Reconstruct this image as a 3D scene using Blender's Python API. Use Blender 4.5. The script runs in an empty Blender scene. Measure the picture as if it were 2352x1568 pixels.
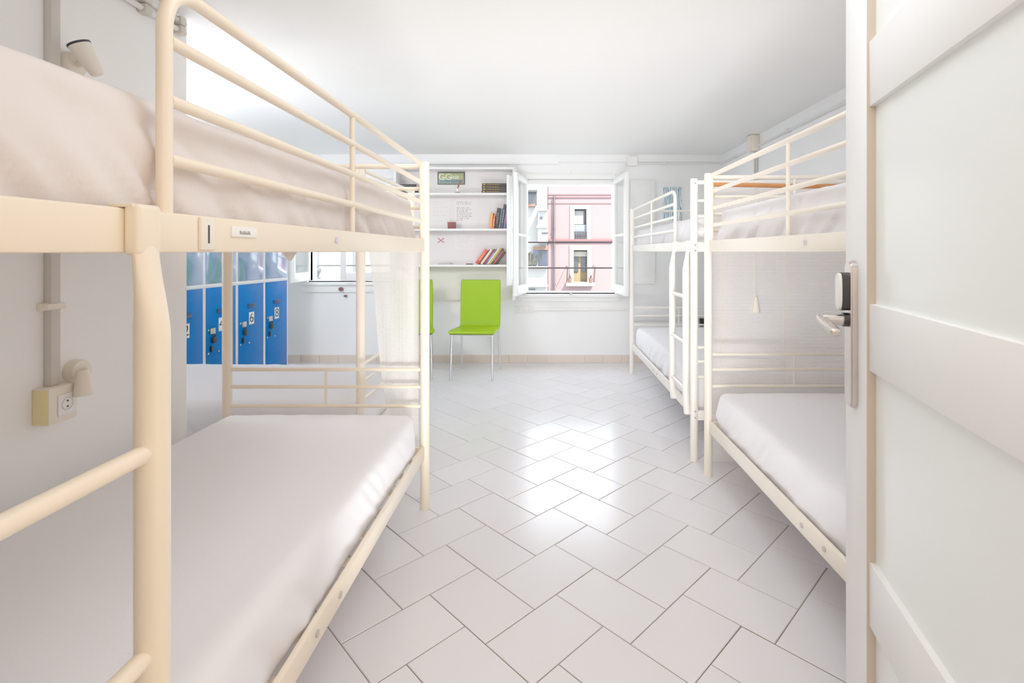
import bpy, bmesh, math, random
from mathutils import Vector, Matrix, noise

random.seed(7)
SC = bpy.context.scene
COL = SC.collection
R = math.radians
FPX, CX, CY, CAMZ = 1148.0, 1250.0, 577.0, 1.207     # focal length and principal point in pixels of the 2352x1568 frame

# ------------------------------------------------------------------ materials
def srgb(r, g, b):
    def f(c):
        c /= 255.0
        return c / 12.92 if c <= 0.04045 else ((c + 0.055) / 1.055) ** 2.4
    return (f(r), f(g), f(b), 1.0)

def mat(name, col, rough=0.5, metal=0.0, var=0.03, scale=8.0, bump=0.0, bscale=60.0, coat=0.0, sheen=0.0, island=0.0, spec=0.5, trans=0.0):
    m = bpy.data.materials.new(name)
    m.use_nodes = True
    nt = m.node_tree
    N, L = nt.nodes, nt.links
    p = N['Principled BSDF']
    p.inputs['Roughness'].default_value = rough
    p.inputs['Metallic'].default_value = metal
    p.inputs['Coat Weight'].default_value = coat
    p.inputs['Sheen Weight'].default_value = sheen
    p.inputs['Specular IOR Level'].default_value = spec
    tc = N.new('ShaderNodeTexCoord')
    nz = N.new('ShaderNodeTexNoise')
    nz.inputs['Scale'].default_value = scale
    nz.inputs['Detail'].default_value = 4
    L.new(tc.outputs['Object'], nz.inputs['Vector'])
    mx = N.new('ShaderNodeMix'); mx.data_type = 'RGBA'
    c = Vector(col[:3])
    mx.inputs[6].default_value = (*(c * (1 - var)), 1)
    mx.inputs[7].default_value = (*[min(1, v * (1 + var)) for v in c], 1)
    L.new(nz.outputs['Fac'], mx.inputs[0])
    out = mx.outputs[2]
    if island:
        ge = N.new('ShaderNodeNewGeometry')
        mr = N.new('ShaderNodeMapRange')
        mr.inputs[3].default_value = 1 - island; mr.inputs[4].default_value = 1 + island * 0.4
        L.new(ge.outputs['Random Per Island'], mr.inputs[0])
        m2 = N.new('ShaderNodeVectorMath'); m2.operation = 'SCALE'
        L.new(out, m2.inputs[0]); L.new(mr.outputs[0], m2.inputs['Scale'])
        out = m2.outputs[0]
    L.new(out, p.inputs['Base Color'])
    if bump:
        nb = N.new('ShaderNodeTexNoise'); nb.inputs['Scale'].default_value = bscale; nb.inputs['Detail'].default_value = 5
        L.new(tc.outputs['Object'], nb.inputs['Vector'])
        b = N.new('ShaderNodeBump'); b.inputs['Strength'].default_value = bump; b.inputs['Distance'].default_value = 0.01
        L.new(nb.outputs['Fac'], b.inputs['Height']); L.new(b.outputs[0], p.inputs['Normal'])
    return m

M = {}
M['wall'] = mat('wall plaster', srgb(242, 242, 242), 0.75, var=0.015, scale=2, bump=0.12, bscale=18)
M['wall_near'] = mat('near wall plaster', srgb(247, 246, 246), 0.7, var=0.02, scale=2, bump=0.15, bscale=14)
M['ceiling'] = mat('ceiling plaster', srgb(244, 244, 241), 0.6, var=0.015, scale=1.2, bump=0.25, bscale=6)
M['tile'] = mat('glazed floor tile', srgb(226, 223, 226), 0.2, var=0.02, scale=5, island=0.045, spec=0.5)
M['grout'] = mat('grout', srgb(120, 104, 96), 0.9, scale=30)
M['skirt'] = mat('skirting tile', srgb(222, 205, 190), 0.4, var=0.03, scale=9, island=0.05)
M['metal'] = mat('cream painted steel', srgb(239, 223, 199), 0.3, var=0.02, scale=3, spec=0.5)
M['metal_lit'] = mat('cream steel daylight tint', srgb(241, 230, 212), 0.3, var=0.02, scale=3)  # same cream steel, a step paler to imitate daylight bleaching
M['metal_bleached'] = mat('cream steel window bleached', srgb(245, 240, 231), 0.3, var=0.02, scale=3)  # same cream steel again, window bleaching put into the colour
M['sheet'] = mat('white sheet', srgb(236, 234, 238), 0.85, var=0.015, scale=4, bump=0.06, bscale=120, sheen=0.2)
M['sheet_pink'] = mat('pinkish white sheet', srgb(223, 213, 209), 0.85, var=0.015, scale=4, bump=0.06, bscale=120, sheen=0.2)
M['white_wood'] = mat('white painted wood', srgb(243, 243, 241), 0.4, var=0.015, scale=5, bump=0.03, bscale=30)
M['shelf'] = mat('white laminate', srgb(240, 238, 237), 0.45, var=0.01)
M['shelf_back'] = mat('shelf backing', srgb(222, 217, 216), 0.6, var=0.01)
M['panel_beige'] = mat('lower backing panel', srgb(218, 216, 203), 0.6, var=0.01)
M['door'] = mat('door lacquer', srgb(240, 240, 240), 0.4, var=0.01)
M['door_edge'] = mat('door inner edge', srgb(196, 178, 160), 0.5, var=0.02)
M['door_panel'] = mat('white glass panel', srgb(240, 245, 244), 0.2, var=0.008, scale=2, spec=0.3)
M['steel'] = mat('brushed steel', (0.62, 0.56, 0.52, 1), 0.3, 1.0, var=0.06, scale=40)
M['chrome'] = mat('chrome', (0.75, 0.75, 0.78, 1), 0.22, 1.0, var=0.03)
M['black'] = mat('black plastic', (0.008, 0.007, 0.008, 1), 0.4, var=0.1)
M['blue'] = mat('blue locker steel', (0.0, 0.125, 0.48, 1), 0.22, var=0.04, scale=3, spec=.12)
M['blue_top'] = mat('blue locker steel glare coat', (0.0, 0.15, 0.50, 1), 0.3, var=0.04, scale=3, coat=1.0)  # same steel as the lower doors, coat boosted to imitate window glare
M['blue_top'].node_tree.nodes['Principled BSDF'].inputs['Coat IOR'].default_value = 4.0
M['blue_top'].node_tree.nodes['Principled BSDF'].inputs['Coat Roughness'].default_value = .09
M['blue_dark'] = mat('dark blue', (0.005, 0.05, 0.16, 1), 0.4)
M['locker_body'] = mat('light locker frame', srgb(226, 230, 236), 0.35, var=0.01)
M['green'] = mat('lime leatherette', (0.245, 0.43, 0.0, 1), 0.5, spec=.25, var=0.03, scale=6, bump=0.04, bscale=250)
M['green_edge'] = mat('dark green edge', srgb(92, 118, 22), 0.5)
M['plastic'] = mat('cream plastic', srgb(236, 226, 210), 0.4, var=0.02)
M['plastic_w'] = mat('white plastic', srgb(240, 238, 236), 0.4, var=0.01)
M['plastic_y'] = mat('yellow plastic', srgb(238, 220, 160), 0.5, var=0.03)
M['grey_pvc'] = mat('grey conduit', srgb(200, 193, 184), 0.5, var=0.02)
M['pipe'] = mat('painted pipe', srgb(226, 224, 222), 0.5, var=0.02)
M['dark'] = mat('dark ink', (0.02, 0.016, 0.018, 1), 0.6, var=0.1)
M['ink'] = mat('grey ink', srgb(138, 132, 128), 0.8, var=0.05)
M['ink_pale'] = mat('pale ink', srgb(196, 192, 190), 0.8, var=0.03)
M['paper'] = mat('paper', srgb(225, 221, 219), 0.8, var=0.01)
M['pages'] = mat('book pages', srgb(232, 222, 200), 0.9, var=0.05, scale=80)
M['wood'] = mat('varnished wood', srgb(205, 128, 66), 0.45, var=0.15, scale=14)
M['red'] = mat('red', srgb(196, 44, 42), 0.5, var=0.08, scale=30)
M['maroon'] = mat('maroon', srgb(120, 46, 44), 0.5, var=0.2, scale=60)
M['gold'] = mat('gold print', srgb(176, 132, 50), 0.4, 0.2, var=0.2, scale=90)

def cmat(name, rgb, rough=0.5, **k):
    return mat(name, srgb(*rgb), rough, **k)

def veil(name, col, lo, hi, pitch, axis='Z', warp=0.0, fine=0.0):
    """thin woven or slatted cloth: bands of near-opaque and near-clear stuff"""
    m = bpy.data.materials.new(name); m.use_nodes = True
    nt = m.node_tree; N, L = nt.nodes, nt.links
    out = N['Material Output']; N.remove(N['Principled BSDF'])
    tc = N.new('ShaderNodeTexCoord')
    w = N.new('ShaderNodeTexWave'); w.wave_type = 'BANDS'; w.bands_direction = axis
    w.inputs['Scale'].default_value = 0.314159 / pitch
    w.inputs['Distortion'].default_value = warp
    w.inputs['Detail Scale'].default_value = 0.6
    L.new(tc.outputs['Object'], w.inputs['Vector'])
    fac = w.outputs['Fac']
    if fine:
        n = N.new('ShaderNodeTexNoise'); n.inputs['Scale'].default_value = fine; n.inputs['Detail'].default_value = 3
        L.new(tc.outputs['Object'], n.inputs['Vector'])
        mm = N.new('ShaderNodeMath'); mm.operation = 'MULTIPLY_ADD'; mm.inputs[1].default_value = 0.5
        L.new(n.outputs['Fac'], mm.inputs[0])
        h = N.new('ShaderNodeMath'); h.operation = 'MULTIPLY'; h.inputs[1].default_value = 0.6
        L.new(fac, h.inputs[0]); L.new(h.outputs[0], mm.inputs[2]); fac = mm.outputs[0]
    mr = N.new('ShaderNodeMapRange'); mr.inputs[1].default_value = 0.25; mr.inputs[2].default_value = 0.75
    mr.inputs[3].default_value = lo; mr.inputs[4].default_value = hi
    L.new(fac, mr.inputs[0])
    t = N.new('ShaderNodeBsdfTransparent')
    d = N.new('ShaderNodeBsdfDiffuse'); d.inputs[0].default_value = col
    tl = N.new('ShaderNodeBsdfTranslucent'); tl.inputs[0].default_value = col
    a = N.new('ShaderNodeMixShader'); a.inputs[0].default_value = 0.35
    L.new(d.outputs[0], a.inputs[1]); L.new(tl.outputs[0], a.inputs[2])
    b = N.new('ShaderNodeMixShader')
    L.new(mr.outputs[0], b.inputs[0]); L.new(t.outputs[0], b.inputs[1]); L.new(a.outputs[0], b.inputs[2])
    L.new(b.outputs[0], out.inputs[0])
    return m

M['blind'] = veil('white slatted blind', srgb(253, 247, 244), 0.50, 1.0, 0.0066, 'Z', warp=1.2)
M['gauze'] = veil('white gauze', srgb(240, 238, 234), 0.66, 0.95, 0.0047, 'X', warp=1.5, fine=160)

def glass():
    m = bpy.data.materials.new('window glass'); m.use_nodes = True
    nt = m.node_tree; N, L = nt.nodes, nt.links
    out = N['Material Output']; N.remove(N['Principled BSDF'])
    t = N.new('ShaderNodeBsdfTransparent'); t.inputs[0].default_value = (0.96, 0.98, 0.98, 1)
    g = N.new('ShaderNodeBsdfGlossy'); g.inputs['Roughness'].default_value = 0.03
    n = N.new('ShaderNodeTexNoise'); n.inputs['Scale'].default_value = 3
    r = N.new('ShaderNodeMapRange'); r.inputs[3].default_value = 0.06; r.inputs[4].default_value = 0.10
    L.new(n.outputs['Fac'], r.inputs[0])
    x = N.new('ShaderNodeMixShader')
    L.new(r.outputs[0], x.inputs[0]); L.new(t.outputs[0], x.inputs[1]); L.new(g.outputs[0], x.inputs[2])
    L.new(x.outputs[0], out.inputs[0])
    return m
M['glass'] = glass()

# ------------------------------------------------------------------ mesh helpers
def fillet(pts, rad, n=6):
    P = [Vector(p) for p in pts]; out = [P[0]]
    for i in range(1, len(P) - 1):
        a, b, c = P[i - 1], P[i], P[i + 1]
        r = min(rad, (a - b).length * 0.49, (c - b).length * 0.49)
        p, q = b + (a - b).normalized() * r, b + (c - b).normalized() * r
        for k in range(n + 1):
            t = k / n
            out.append(p * (1 - t) ** 2 + b * 2 * t * (1 - t) + q * t ** 2)
    out.append(P[-1]); return out

class MB:
    def __init__(s): s.bm = bmesh.new(); s.mi = 0
    def _take(s, t, mtx=None):
        if mtx is not None: bmesh.ops.transform(t, matrix=mtx, verts=t.verts)
        for f in t.faces: f.material_index = s.mi
        me = bpy.data.meshes.new('tmp'); t.to_mesh(me); t.free()
        s.bm.from_mesh(me); bpy.data.meshes.remove(me)
    def box(s, x0, x1, y0, y1, z0, z1, bev=0.0, seg=2, mtx=None):
        x0, x1 = min(x0, x1), max(x0, x1); y0, y1 = min(y0, y1), max(y0, y1); z0, z1 = min(z0, z1), max(z0, z1)
        t = bmesh.new(); bmesh.ops.create_cube(t, size=1)
        for v in t.verts:
            v.co = Vector(((x0 + x1) / 2 + v.co.x * (x1 - x0), (y0 + y1) / 2 + v.co.y * (y1 - y0), (z0 + z1) / 2 + v.co.z * (z1 - z0)))
        if bev:
            b = min(bev, (x1 - x0) * .45, (y1 - y0) * .45, (z1 - z0) * .45)
            bmesh.ops.bevel(t, geom=list(t.edges), offset=b, segments=seg, affect='EDGES', profile=0.5)
        s._take(t, mtx); return s
    def tube(s, pts, r, seg=14, cap=True, r2=None, mtx=None):
        P = [Vector(p) for p in pts]; t = bmesh.new(); rings = []
        d0 = (P[1] - P[0]).normalized()
        up = Vector((0, 0, 1)) if abs(d0.z) < 0.9 else Vector((0, 1, 0))
        u = d0.cross(up).normalized(); v = d0.cross(u).normalized(); prev = d0
        for i, p in enumerate(P):
            if i == 0: d = d0
            elif i == len(P) - 1: d = (P[i] - P[i - 1]).normalized()
            else: d = ((P[i] - P[i - 1]).normalized() + (P[i + 1] - P[i]).normalized()).normalized()
            q = prev.rotation_difference(d); u = q @ u; v = q @ v; prev = d
            f = i / (len(P) - 1)
            ra = r if r2 is None else r + (r2 - r) * f
            rings.append([t.verts.new(p + (u * math.cos(2 * math.pi * k / seg) + v * math.sin(2 * math.pi * k / seg)) * ra) for k in range(seg)])
        for a, b in zip(rings, rings[1:]):
            for k in range(seg): t.faces.new((a[k], a[(k + 1) % seg], b[(k + 1) % seg], b[k]))
        if cap:
            t.faces.new(list(reversed(rings[0]))); t.faces.new(rings[-1])
        bmesh.ops.recalc_face_normals(t, faces=t.faces)
        s._take(t, mtx); return s
    def lathe(s, prof, seg=24, mtx=None):
        t = bmesh.new(); rings = []
        for (r, z) in prof:
            rings.append([t.verts.new((max(r, 1e-4) * math.cos(2 * math.pi * k / seg), max(r, 1e-4) * math.sin(2 * math.pi * k / seg), z)) for k in range(seg)])
        for a, b in zip(rings, rings[1:]):
            for k in range(seg): t.faces.new((a[k], a[(k + 1) % seg], b[(k + 1) % seg], b[k]))
        bmesh.ops.recalc_face_normals(t, faces=t.faces)
        s._take(t, mtx); return s
    def prism(s, poly, a0, a1, axis='y', mtx=None):
        t = bmesh.new()
        def P(p, a):
            return (p[0], a, p[1]) if axis == 'y' else ((a, p[0], p[1]) if axis == 'x' else (p[0], p[1], a))
        A = [t.verts.new(P(p, a0)) for p in poly]; B = [t.verts.new(P(p, a1)) for p in poly]
        n = len(poly)
        t.faces.new(A); t.faces.new(list(reversed(B)))
        for k in range(n): t.faces.new((A[k], B[k], B[(k + 1) % n], A[(k + 1) % n]))
        bmesh.ops.recalc_face_normals(t, faces=t.faces)
        s._take(t, mtx); return s
    def grid(s, fn, nu, nv):
        t = bmesh.new()
        V = [[t.verts.new(fn(i / nu, j / nv)) for j in range(nv + 1)] for i in range(nu + 1)]
        for i in range(nu):
            for j in range(nv): t.faces.new((V[i][j], V[i + 1][j], V[i + 1][j + 1], V[i][j + 1]))
        s._take(t); return s
    def text(s, string, size, mtx, depth=0.0005):
        cu = bpy.data.curves.new('txt', 'FONT'); cu.body = string; cu.size = size
        cu.align_x = 'CENTER'; cu.align_y = 'CENTER'; cu.extrude = depth
        o = bpy.data.objects.new('txt', cu); COL.objects.link(o)
        dg = bpy.context.evaluated_depsgraph_get()
        me = bpy.data.meshes.new_from_object(o.evaluated_get(dg))
        t = bmesh.new(); t.from_mesh(me)
        s._take(t, mtx)
        bpy.data.objects.remove(o); bpy.data.curves.remove(cu); bpy.data.meshes.remove(me)
        return s

def obj(name, mb, mats, parent=None, smooth=35, loc=None):
    me = bpy.data.meshes.new(name); mb.bm.to_mesh(me); mb.bm.free()
    for m in (mats if isinstance(mats, (list, tuple)) else [mats]): me.materials.append(m)
    if smooth:
        me.shade_smooth(); me.set_sharp_from_angle(angle=R(smooth))
    o = bpy.data.objects.new(name, me); COL.objects.link(o)
    if parent is not None: o.parent = parent
    if loc: o.location = loc
    return o

def tag(o, label, cat, group=None, kind=None):
    o['label'] = label; o['category'] = cat
    if group: o['group'] = group
    if kind: o['kind'] = kind
    return o

def thing(name, label, cat, loc=(0, 0, 0), rz=0.0, group=None):
    o = bpy.data.objects.new(name, None); COL.objects.link(o)
    o.location = loc; o.rotation_euler = (0, 0, rz); o.empty_display_size = 0.1
    return tag(o, label, cat, group)

def struct(o, label=None, cat=None):
    o['kind'] = 'structure'
    if label: o['label'] = label
    if cat: o['category'] = cat
    return o

def dup(o, parent=None):
    c = o.copy(); COL.objects.link(c)
    if parent is not None: c.parent = parent
    for ch in o.children: dup(ch, c)
    return c

# orientation for lettering: plane of text facing -Y (towards the camera)
def face_cam(x, y, z): return Matrix.Translation((x, y, z)) @ Matrix.Rotation(R(90), 4, 'X')

# ------------------------------------------------------------------ room shell
YB, XR, XL, XA, ZC = 5.43, 1.92, -1.60, -3.05, 2.25
W1 = (-0.20, 0.770, 0.757, 1.99)
W2 = (-2.56, -1.62, 0.885, 1.99)

# floor: herringbone tiles
def build_floor():
    L_, W_ = 0.315, 0.21
    O = Vector((-0.181, 1.538)); ua = Vector((-1, 1)) / math.sqrt(2); va = Vector((1, 1)) / math.sqrt(2)
    bm = bmesh.new(); g = 0.0014; bv = 0.0022
    x0, x1, y0, y1 = XA, XR, -1.5, YB
    def tile(u, v, lu, lv):
        cx = O + ua * (u + lu / 2) + va * (v + lv / 2)
        if not (x0 - .25 < cx.x < x1 + .25 and y0 - .25 < cx.y < y1 + .25): return
        tx, ty = random.gauss(0, 0.0016), random.gauss(0, 0.0016); tz = random.gauss(0, 0.0003)
        def P(a, b, z):
            p = O + ua * a + va * b
            return bm.verts.new((p.x, p.y, z + tz + (a - u - lu / 2) * tx + (b - v - lv / 2) * ty if z > -0.002 else z))
        o = [P(u + g, v + g, -.004), P(u + lu - g, v + g, -.004), P(u + lu - g, v + lv - g, -.004), P(u + g, v + lv - g, -.004)]
        m = [P(u + g, v + g, -.0018), P(u + lu - g, v + g, -.0018), P(u + lu - g, v + lv - g, -.0018), P(u + g, v + lv - g, -.0018)]
        h = g + bv
        i = [P(u + h, v + h, 0), P(u + lu - h, v + h, 0), P(u + lu - h, v + lv - h, 0), P(u + h, v + lv - h, 0)]
        bm.faces.new(i)
        for k in range(4):
            bm.faces.new((m[k], m[(k + 1) % 4], i[(k + 1) % 4], i[k]))
            bm.faces.new((o[k], o[(k + 1) % 4], m[(k + 1) % 4], m[k]))
    for i in range(-60, 61):
        for j in range(-40, 41):
            u, v = i * W_ + j * L_, i * W_ - j * L_
            if abs(u) > 9 or abs(v) > 9: continue
            tile(u, v, L_, W_); tile(u, v + W_, W_, L_)
    bmesh.ops.recalc_face_normals(bm, faces=bm.faces)
    for f in bm.faces:
        if f.normal.z < 0: f.normal_flip()
    for co, no in (((x0, 0, 0), (-1, 0, 0)), ((x1, 0, 0), (1, 0, 0)), ((0, y0, 0), (0, -1, 0)), ((0, y1, 0), (0, 1, 0))):
        bmesh.ops.bisect_plane(bm, geom=list(bm.verts) + list(bm.edges) + list(bm.faces), plane_co=co, plane_no=no, clear_outer=True)
    gv = [bm.verts.new(p) for p in ((x0, y0, -.0024), (x1, y0, -.0024), (x1, y1, -.0024), (x0, y1, -.0024))]
    f = bm.faces.new(gv); f.material_index = 1
    mb = MB(); mb.bm.free(); mb.bm = bm
    return struct(obj('floor', mb, [M['tile'], M['grout']], smooth=0), 'off-white glazed floor tiles laid in diagonal herringbone', 'floor')
build_floor()

mb = MB().box(XA - .15, XR + .15, -1.6, YB + .2, ZC, ZC + .15)
struct(obj('ceiling', mb, M['ceiling'], smooth=0), 'plain white plastered ceiling', 'ceiling')

def wall_with_holes(y0, y1, xa, xb, za, zb, holes):
    mb = MB(); xs = sorted({xa, xb, *[h[0] for h in holes], *[h[1] for h in holes]})
    for a, b in zip(xs, xs[1:]):
        hs = [h for h in holes if h[0] <= a and h[1] >= b]
        if hs:
            mb.box(a, b, y0, y1, za, hs[0][2]); mb.box(a, b, y0, y1, hs[0][3], zb)
        else: mb.box(a, b, y0, y1, za, zb)
    bmesh.ops.remove_doubles(mb.bm, verts=mb.bm.verts, dist=1e-5)
    return mb
struct(obj('wall_back', wall_with_holes(YB, YB + .2, XA - .15, XR + .15, -.1, ZC, [W1, W2]), M['wall'], smooth=0), 'white back wall with two windows', 'wall')
struct(obj('wall_right', MB().box(XR, XR + .15, .2, YB, -.1, ZC), M['wall'], smooth=0), 'white side wall carrying the cream junction box', 'wall')
struct(obj('wall_left', MB().box(XL - .15, XL, .05, 2.24, -.1, ZC, .006), M['wall_near'], smooth=0), 'white wall carrying the spot reading lamps', 'wall')
struct(obj('wall_alcove', MB().box(XA - .15, XL - .15, 2.09, 2.24, -.1, ZC), M['wall'], smooth=0), 'return wall of the locker alcove', 'wall')
struct(obj('wall_far_left', MB().box(XA - .15, XA, 2.24, YB, -.1, ZC), M['wall'], smooth=0), 'outer wall behind the lockers', 'wall')
mb = MB().box(XL - .15, -.34, .05, .2, -.1, ZC).box(.62, XR + .15, .05, .42, -.1, ZC).box(-.34, .62, .05, .2, 2.08, ZC)
struct(obj('wall_front', mb, M['wall'], smooth=0), 'entrance wall with the doorway', 'wall')
mb = MB().box(-1.1, -1.0, -1.5, .05, -.1, ZC).box(1.2, 1.3, -1.5, .05, -.1, ZC).box(-1.1, 1.3, -1.6, -1.5, -.1, ZC)
struct(obj('wall_rear', mb, M['wall'], smooth=0), 'walls of the corridor outside the door', 'wall')

# skirting tiles
mb = MB(); x = XA
while x < XR - .01:
    e = min(x + .205, XR); mb.box(x + .001, e - .001, YB - .011, YB, 0, .082, .002); x = e
struct(obj('baseboard_back', mb, M['skirt'], smooth=0), 'beige skirting tiles along the back wall', 'baseboard')
mb = MB(); y = .45
while y < YB - .02:
    e = min(y + .205, YB - .012); mb.box(XR - .011, XR, y + .001, e - .001, 0, .082, .002); y = e
struct(obj('baseboard_right', mb, M['skirt'], smooth=0), 'beige skirting tiles along the side wall', 'baseboard')

# cornice and boxed trunking along the back wall
mb = MB().prism([(YB, 2.25), (YB - .05, 2.25), (YB - .045, 2.16), (YB - .055, 2.145), (YB, 2.145)], XA, .155, 'x')
mb.prism([(YB, 2.25), (YB - .03, 2.25), (YB - .028, 2.175), (YB, 2.165)], .155, XR, 'x')
struct(obj('trim_1', mb, M['wall'], smooth=0), 'white boxed moulding along the top of the back wall', 'trim')

# ------------------------------------------------------------------ windows
def sash(root, hinge, free, z0, z1, mat_=None):
    hx, hy = hinge; dx, dy = free[0] - hx, free[1] - hy; w = math.hypot(dx, dy); h = z1 - z0
    mb = MB(); t = .02; s_ = .055
    mb.box(0, s_, -t, t, 0, h, .004); mb.box(w - s_, w, -t, t, 0, h, .004)
    mb.box(s_, w - s_, -t, t, 0, .09, .004); mb.box(s_, w - s_, -t, t, h - s_, h, .004)
    mb.box(s_ - .003, w - s_ + .003, -t * .6, t * .6, h * .5 - .012, h * .5 + .012, .003)
    o = obj('sash', mb, M['white_wood'], root, loc=(hx, hy, z0)); o.rotation_euler = (0, 0, math.atan2(dy, dx))
    obj('pane', MB().box(s_ - .005, w - s_ + .005, -.002, .002, .085, h - s_ + .005), M['glass'], o, smooth=0)
    mb = MB()
    for z in (.12, h * .5, h - .12): mb.tube([(-.004, 0, z - .04), (-.004, 0, z + .04)], .008, 10)
    obj('hinge', mb, M['plastic_w'], o)
    return o

def shutter(root, hinge, free, z0, z1):
    hx, hy = hinge; dx, dy = free[0] - hx, free[1] - hy; w = math.hypot(dx, dy); h = z1 - z0
    mb = MB().box(0, w, -.012, .012, 0, h, .003)
    for zz in (.06, h * .5 + .03):
        for s_ in (-1, 1):
            mb.box(.05, w - .05, s_ * .012, s_ * .016, zz, zz + h * .5 - .09, .003)
    o = obj('shutter', mb, M['white_wood'], root, loc=(hx, hy, z0)); o.rotation_euler = (0, 0, math.atan2(dy, dx))
    return o

def window(name, W, label, sill_drop):
    x0, x1, z0, z1 = W
    root = bpy.data.objects.new(name, None); COL.objects.link(root); struct(root, label, 'window')
    mb = MB(); c = .06
    mb.box(x0 - c, x0, YB - .022, YB + .1, z0 - c, z1 + c, .004); mb.box(x1, x1 + c, YB - .022, YB + .1, z0 - c, z1 + c, .004)
    mb.box(x0, x1, YB - .022, YB + .1, z1, z1 + c, .004)
    mb.box(x0, x1, YB - .0, YB + .2, z0 - .015, z0 + .004, .003)
    obj('window_frame', mb, M['white_wood'], root)
    obj('sill', MB().box(x0 - .07, x1 + .07, YB - .05, YB + .02, z0 - .045, z0 - .012, .006).box(x0 - .06, x1 + .06, YB - .024, YB, z0 - sill_drop, z0 - .046, .003), M['white_wood'], root)
    obj('lintel_box', MB().box(x0 - .001, x1 + .001, YB + .012, YB + .21, z1 - .052, z1 + .004, .004), M['white_wood'], root)
    return root

w1 = window('window_1', W1, 'open white casement window overlooking the pink building', .09)
sash(w1, (W1[0] + .005, YB - .005), (-.283, 4.91), .765, 1.985)
sash(w1, (W1[1] - .005, YB - .005), (.812, 4.91), .765, 1.985)
shutter(w1, (-.275, YB - .03), (-.372, 5.08), .855, 1.985)
shutter(w1, (.93, YB - .025), (1.195, YB - .025), .855, 1.975)
mb = MB()
for z in (1.31, 1.018): mb.tube([(W1[0] - .12, YB + .26, z), (W1[1] + .12, YB + .26, z)], .0095, 10)
for xx in (W1[0] - .1, W1[1] + .1):
    for z in (1.31, 1.018): mb.tube([(xx, YB + .2, z), (xx, YB + .26, z)], .008, 8)
obj('safety_bar', mb, cmat('dark iron', (58, 44, 44), .5), w1)
mb = MB().tube([(.285, YB - .03, .742), (.285, YB - .055, .752), (.27, YB - .06, .742)], .007, 8).tube([(.285, YB - .055, .752), (.30, YB - .06, .742)], .006, 8)
obj('catch', mb, M['steel'], w1)
mb = MB().box(.285, .30, YB - .04, YB - .02, z0 := 2.055, z0 + .03, .004)
obj('top_catch', mb, M['plastic_w'], w1)

w2 = window('window_2', W2, 'white casement window between the lockers and the shelf unit', .12)
sash(w2, (W2[0] + .005, YB - .005), (-2.50, 4.945), .895, 1.985)
sash(w2, (W2[1] - .005, YB - .005), (-2.14, 5.25), .895, 1.985)
mb = MB()
for z in (1.31, 1.045): mb.tube([(W2[0] - .1, YB + .26, z), (W2[1] + .1, YB + .26, z)], .009, 10)
for xx in (W2[0] - .09, W2[1] + .09):
    for z in (1.31, 1.045): mb.tube([(xx, YB + .2, z), (xx, YB + .26, z)], .008, 8)
obj('safety_bar', mb, cmat('grey iron', (120, 116, 116), .5), w2)
mb = MB().tube([(-2.19, YB - .03, .80), (-2.19, YB - .06, .80)], .022, 12).box(-2.165, -2.135, YB - .04, YB - .01, .715, .735, .004)
obj('catch', mb, cmat('brown knob', (110, 74, 60), .4), w2)

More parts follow.
